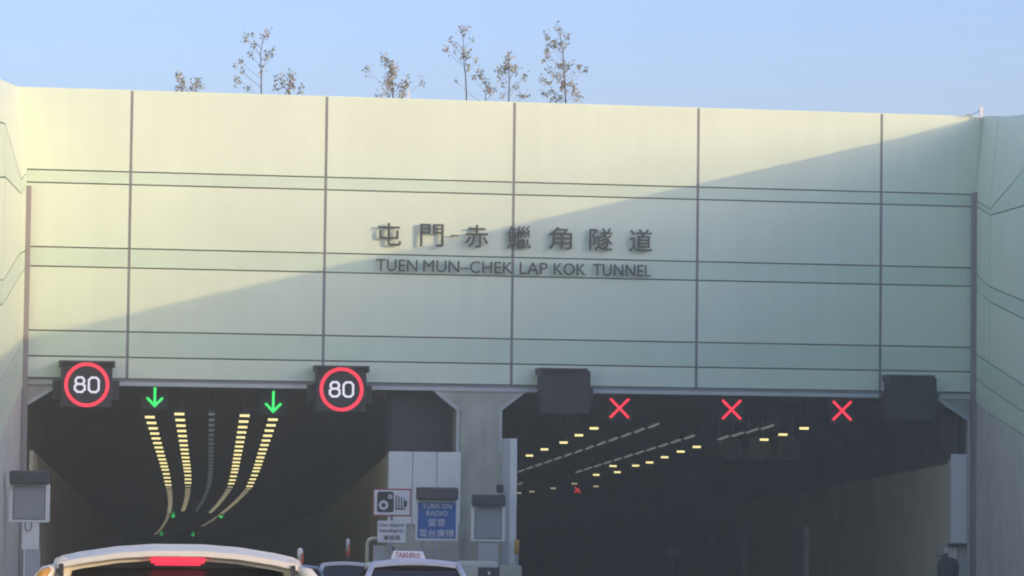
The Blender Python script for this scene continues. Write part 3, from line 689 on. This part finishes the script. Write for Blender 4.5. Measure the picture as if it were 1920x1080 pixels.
sapling(735, 'dense beige sapling beside the short white stake', [(683, 132, 1.3, L_), (715, 108, .9, L_), (720, 114, 1.4, L_), (726, 122, 1.5, D_), (731, 130, 1.6, D_), (733, 137, 1.6, D_), (727, 146, 1.7, D_), (724, 155, 1.8, D_), (720, 162, 1.6, L_), (728, 160, 1.4, D_), (738, 126, .7, L_), (757, 152, 1.1, L_), (755, 161, 1.3, D_), (752, 170, 1.2, L_), (744, 160, .6, L_), (788, 154, .9, L_), (706, 182, .9, L_), (720, 180, 1.2, D_), (750, 182, 1, D_), (732, 172, .8, D_)], [(732, 160), (727, 120)], 111.0, 5)
sapling(872, 'tall bare-stemmed sapling with a few reddish leaf tufts at its top', [(858, 60, .9, R__), (868, 57, .9, R__), (838, 77, .7, R__), (831, 95, 1, R__), (849, 85, .6, L_), (866, 98, 1.3, L_), (868, 112, 1.2, L_), (863, 106, .8, D_), (871, 128, .8, L_), (886, 118, .9, D_), (877, 76, .3, L_), (846, 98, .3, L_)], [(868, 150), (864, 115), (862, 70)], 111.0, 6)
sapling(905, 'leaning small sapling between the tall bare one and the bushy green one', [(892, 138, 1.1, L_), (897, 144, 1.2, L_), (908, 156, 1.4, L_), (912, 163, 1, D_), (915, 175, .9, R__), (881, 147, .5, L_), (925, 168, .5, L_), (848, 155, .5, D_)], [(907, 160)], 111.3, 7)
sapling(948, 'green sapling with tufts on all sides, second from the right', [(948, 104, .9, D_), (945, 112, 1, L_), (944, 121, .8, D_), (930, 136, 1.3, L_), (941, 133, 1.5, L_), (951, 128, 1, L_), (957, 136, 1.3, D_), (962, 130, .7, D_), (978, 144, .8, L_), (975, 150, .5, L_), (963, 165, .8, R__), (975, 183, .9, L_), (982, 181, .6, L_), (931, 149, .8, L_), (936, 184, .6, D_), (938, 162, .4, L_)], [(949, 150), (947, 110)], 111.0, 8)
sapling(1058, 'tallest bushy sapling, farthest right on the wall top', [(1038, 55, .7, L_), (1041, 63, .5, L_), (1020, 70, 1, L_), (1057, 71, 1, R__), (1033, 80, 1, L_), (1022, 88, 1, L_), (1035, 90, 1.1, L_), (1049, 90, 1.3, L_), (1017, 100, 1, L_), (1021, 111, .9, R__), (1012, 117, .6, D_), (1045, 125, 1.3, L_), (1053, 128, 1.4, D_), (1062, 125, 1.6, L_), (1024, 137, .9, L_), (1010, 154, 1.1, L_), (1018, 163, .7, L_), (1036, 147, 1.5, L_), (1044, 150, 1.3, D_), (1052, 160, 1.5, R__), (1050, 170, 1.3, D_), (1068, 163, 1.3, D_), (1072, 175, 1.2, D_), (1078, 188, 1.4, D_), (1018, 182, 1.6, L_), (1028, 176, 1, L_), (1033, 190, 1, L_), (1044, 188, .8, L_), (1083, 130, .7, L_), (1090, 135, .6, L_), (1078, 126, .5, L_)], [(1052, 140), (1048, 95), (1040, 58)], 111.0, 9)

# ---------------------------------------------------------------- cars
def car(name, lab, x_, y, L, W, H, paint, roofm, kind, roof_hw, crown=0.075, rz=0, brake=False, extras=None):
    """rear end at local y = 0, nose towards +y"""
    s = thing(name, lab, 'car' if name != 'taxi' else 'taxi', (x_, y, road_z(y+2)+0.03), rz)
    slope = math.atan2(road_z(y+4)-road_z(y), 4); s.rotation_euler = (slope, 0, rz); s.location.z = road_z(y)+0.0
    hw = W/2; belt = H*0.60 if kind == 'van' else H*0.63
    if kind == 'sedan':
        stn = [(0.0, .90, .34, .86), (0.06, .97, .28, .93), (0.5, 1.0, .24, .96), (1.1, 1.0, .22, .94), (2.4, 1.0, .22, .93), (3.3, 1.0, .22, .93), (3.7, .99, .23, .90), (4.3, .95, .26, .82), (L-.05, .88, .32, .70), (L, .80, .38, .60)]
        gl = [(0.62, .93), (1.15, None), (2.75, None), (3.55, .93)]
    else:
        stn = [(0.0, .88, .36, belt-.03), (0.05, .95, .30, belt), (0.5, 1.0, .26, belt+.01), (1.2, 1.0, .24, belt), (2.6, 1.0, .24, belt), (3.3, 1.0, .24, belt-.02), (3.7, .99, .25, belt-.12), (4.2, .95, .27, belt-.22), (L-.05, .88, .32, belt-.35), (L, .80, .4, belt-.45)]
        gl = [(0.03, belt), (0.22, None), (2.6, None), (3.75, belt-.1)]
    b = MB(); rings = []
    for (yy_, kx, zb, zt) in stn:
        h = hw*kx; zm = zb+(zt-zb)*.5
        rings.append([(-h*.85, yy_, zb), (-h*.98, yy_, zb+.10), (-h, yy_, zm), (-h*.985, yy_, zt-.10), (-h*.90, yy_, zt), (-h*.4, yy_, zt+.015), (h*.4, yy_, zt+.015), (h*.90, yy_, zt), (h*.985, yy_, zt-.10), (h, yy_, zm), (h*.98, yy_, zb+.10), (h*.85, yy_, zb)])
    n = 12
    for a, c in zip(rings[:-1], rings[1:]):
        b.add(a+c, [(k, (k+1) % n, n+(k+1) % n, n+k) for k in range(n)], paint)
    b.add(rings[0], [tuple(range(n))[::-1]], paint); b.add(rings[-1], [tuple(range(n))], paint)
    body = b.build('body', s, smooth=True)
    # roof
    def roof_pt(t, yy_, k=1.0): return (t*roof_hw*k, yy_, H-crown*abs(t)**2.2-(0.03 if abs(t) > .97 else 0))
    (yb0, zb0), (yr0, _), (yr1, _), (yf, zf) = gl
    ts = [-1, -.96, -.8, -.5, -.2, .2, .5, .8, .96, 1]; ryy = [yr0-.02, yr0+.12, yr0+.5, (yr0+yr1)/2, yr1-.4, yr1+.05]
    b = MB(); rr = []
    thick = 0.055 if kind == 'van' else 0.045
    for i, yy_ in enumerate(ryy):
        dz = (-.035, 0, -.006, -.03, -.06, -.10)[i]; kk = (.98, 1, 1.02, 1.03, 1.01, .96)[i]
        top = [(p[0], p[1], p[2]+dz) for p in (roof_pt(t, yy_, kk) for t in ts)]
        rr.append(top+[(p[0]*.99, p[1], p[2]-thick) for p in reversed(top)])
    n = 2*len(ts)
    for a, c in zip(rr[:-1], rr[1:]): b.add(a+c, [(k, (k+1) % n, n+(k+1) % n, n+k) for k in range(n)], roofm)
    b.add(rr[0], [tuple(range(n))[::-1]], roofm); b.add(rr[-1], [tuple(range(n))], roofm)
    roof = b.build('roof', s, smooth=True, bevel=0.008)
    # glasshouse
    zr = H-crown-.055
    hb = hw*.90
    b = MB()
    A = [(-hb*.93, yb0, zb0), (-hb, yb0+.25, zb0), (-hb, yf-.3, zf), (-hb*.85, yf, zf), (hb*.85, yf, zf), (hb, yf-.3, zf), (hb, yb0+.25, zb0), (hb*.93, yb0, zb0)]
    q = roof_hw*.97; T = [(-q*.95, yr0+.03, zr), (-q, yr0+.15, zr), (-q, yr1-.1, zr), (-q*.9, yr1, zr), (q*.9, yr1, zr), (q, yr1-.1, zr), (q, yr0+.15, zr), (q*.95, yr0+.03, zr)]
    T2 = [(p[0]*.9, p[1], H-crown*.55-.05) for p in T]
    Mid = []
    for a, t in zip(A, T):
        m_ = [(a[i]+t[i])/2 for i in range(3)]; m_[0] *= 1.035; m_[1] += -0.03 if a[1] < L/2 else 0.05; Mid.append(tuple(m_))
    b.add(A+Mid+T+T2, [(k+8*j, (k+1) % 8+8*j, (k+1) % 8+8*j+8, k+8*j+8) for j in range(3) for k in range(8)][:], 'glass')
    b.add(T2, [tuple(range(8))], 'glass')
    b.build('windows', s, smooth=False)
    # pillars
    for sg in (-1, 1):
        for idx, wd in ((0, .055 if kind != 'sedan' else .04), (3, .035)):
            i = idx if sg < 0 else 7-idx
            dy = -0.012 if idx == 0 else 0.012
            p = [Vector(A[i]), Vector(Mid[i]), Vector(T[i])+Vector((0, 0, .03))]
            MB().tube([v+Vector((sg*-.0, dy, 0)) for v in p], wd, roofm, 8).build('pillar', s, smooth=True)
        for fy in (0.42, 0.68) if kind == 'van' else (0.55,):
            yb_, yt_ = yb0+.25+(yf-yb0-.5)*fy, yr0+.15+(yr1-yr0-.25)*fy
            MB().tube([(sg*hb, yb_, zb0), (sg*(hb+q)/2*1.035, (yb_+yt_)/2, (zb0+zr)/2), (sg*q, yt_, zr)], .035, 'rubber', 6).build('pillar', s, smooth=True)
    # wheels
    for sg in (-1, 1):
        for wy in (0.85, L-.9):
            b = MB(); b.tube([(sg*(hw-.20), wy, .31), (sg*(hw-.17), wy, .31), (sg*(hw-.01), wy, .31), (sg*(hw+.005), wy, .31)], [.28, .31, .31, .28], 'rubber', 20); wo_ = b.build('wheel', s)
            b = MB(); b.tube([(sg*(hw+.002), wy, .31), (sg*(hw+.012), wy, .31)], [.20, .18], 'chrome', 16); b.build('rim', wo_)
        zt_ = stn[1][3]
        if kind == 'van':
            b = MB(); b.tube([(sg*(hw*.90), .02, belt-.18), (sg*(hw*.90), -.005, belt+.02), (sg*(hw*.86), .015, belt+.22), (sg*(roof_hw+.095), .10, H-.34), (sg*(roof_hw+.062), .15, H-.17)], [.06, .075, .06, .04, .03], 'amber' if (brake and sg < 0) else 'tail', 8)  # white car's left lamp is coloured amber to imitate reflected sunlight
            b.build('tail_lamp', s, smooth=True)
        else:
            b = MB(); b.box(sg*hw*.62-.14, sg*hw*.62+.14, -.02, .05, zt_-.24, zt_-.08, 'tail'); b.build('tail_lamp', s, bevel=.015)
        b = MB(); b.box(sg*hw*.62-.16, sg*hw*.62+.16, L-.12, L+.0, .55, .68, 'signwhite'); b.build('headlamp', s, bevel=.02)
        b = MB(); b.box(sg*(hw+.08)-.09, sg*(hw+.08)+.09, yf-.55, yf-.45, belt+.02, belt+.16, paint); b.build('wing_mirror', s, bevel=.02)
    b = MB(); b.box(-.26, .26, -.03, -.015, stn[1][3]-.30, stn[1][3]-.19, 'plate'); b.build('number_plate', s)
    b = MB(); b.box(-hw*.88, hw*.88, -.08, .05, .30, .48, paint); b.build('rear_bumper', s, bevel=.04)
    b = MB(); b.box(-hw*.85, hw*.85, L-.06, L+.06, .28, .46, paint); b.build('front_bumper', s, bevel=.04)
    return s, roof
v, rf = car('people_carrier', 'large white car nearest the viewer, at the lower left, with lit red brake lamp', -0.17, 17.9, 4.5, 1.76, 1.715, 'carwhite', 'carwhite', 'van', 0.665, 0.078, brake=True)
b = MB(); b.box(-0.145, 0.145, 0.155, 0.20, 1.608, 1.650, 'e_brake')
b.box(-0.125, 0.125, 0.156, 0.20, 1.597, 1.6075, 'e_brake'); b.build('brake_lamp', v, bevel=0.01)
b = MB()
tt = [-.99, -.8, -.5, -.2, .2, .5, .8, .99]
top = [(t*.655, .13, 1.68-.075*abs(t)**2.2) for t in tt]; 
b.add(top+[(p[0], .12, p[2]-.032) for p in top]+[(p[0], .26, p[2]+.02) for p in top]+[(p[0], .26, p[2]-.05) for p in top],
      [(i, i+1, i+9, i+8) for i in range(7)][::-1]+[(i, i+16, i+17, i+1) for i in range(7)]+[(i+8, i+9, i+25, i+24) for i in range(7)]+[(0, 8, 24, 16), (7, 23, 31, 15)], 'carwhite')
b.build('spoiler', v, smooth=False, bevel=0.006)
b = MB()
for sg in (-1, 1): b.box(sg*.625-.012, sg*.625+.012, .112, .2, 1.535, 1.603, 'hood')
b.build('spoiler_seam', v)
for sg in (-1, 1):
    MB().tube([(sg*.655, .17, 1.575), (sg*.70, .15, 1.555), (sg*.735, .12, 1.50), (sg*.765, .09, 1.40), (sg*.80, .05, 1.24)], [.028, .042, .05, .05, .045], 'carwhite', 10).build('corner_trim', v, smooth=True)
MB().tube([(-.69, .115, 1.575), (-.722, .085, 1.545), (-.748, .055, 1.48), (-.765, .04, 1.41)], [.016, .03, .032, .02], 'amber', 10).build('corner_lens_or_glint', v, smooth=True)  # painted reflection of the sunlit left wall on the car's corner
MB().tube([(.69, .09, 1.52), (.705, .07, 1.47), (.72, .05, 1.40)], [.012, .022, .02], 'tail', 8).build('corner_lens_or_glint', v, smooth=True)
b = MB(); b.tube([(0.0, 3.0, 1.67), (0.0, 2.98, 1.70)], [.012, .008], 'rubber', 6); b.build('aerial', v)
tx, rf = car('taxi', 'red taxi with silver roof and lit-style roof sign, lower centre', 2.665, 41.8, 4.6, 1.70, 1.455, 'carred', 'carsilver', 'sedan', 0.60, 0.05)
b = MB(); z0 = 1.452
b.add([(-.225, 1.5, z0), (.225, 1.5, z0), (.225, 1.64, z0), (-.225, 1.64, z0), (-.19, 1.53, z0+.105), (.19, 1.53, z0+.105), (.19, 1.61, z0+.105), (-.19, 1.61, z0+.105)],
      [(0,3,2,1),(4,5,6,7),(0,1,5,4),(1,2,6,5),(2,3,7,6),(3,0,4,7)], 'signwhite')
rs = b.build('roof_sign', tx, bevel=.006); rs.location = (-0.07, 0, 0)
t1 = text('t', 'TAXI', 'red', rs, -.17, -.01, z0+.02, z0+.088, 1.488, .01, .0); t2 = text('t', '的士', 'red', rs,   .02, .165, z0+.018, z0+.09, 1.488, .01, .0)
join_meshes('sign_lettering', [t1, t2], rs)
car('sedan', 'dark blue car half hidden behind the right side of the white car', 1.80, 70.0, 4.5, 1.72, 1.43, 'carblue', 'carblue', 'sedan', 0.58, 0.05)
car('estate_car', 'pale silver car ahead of the taxi, between it and the dark blue car', 3.42, 84.0, 4.5, 1.74, 1.60, 'carwhite', 'carsilver', 'van', 0.58, 0.05)

# ---------------------------------------------------------------- air
hz = MB(); hz.box(-2600, 2600, -2600, 2600, -25, 21, 'haze'); tag(hz.build('haze'), kind='stuff')
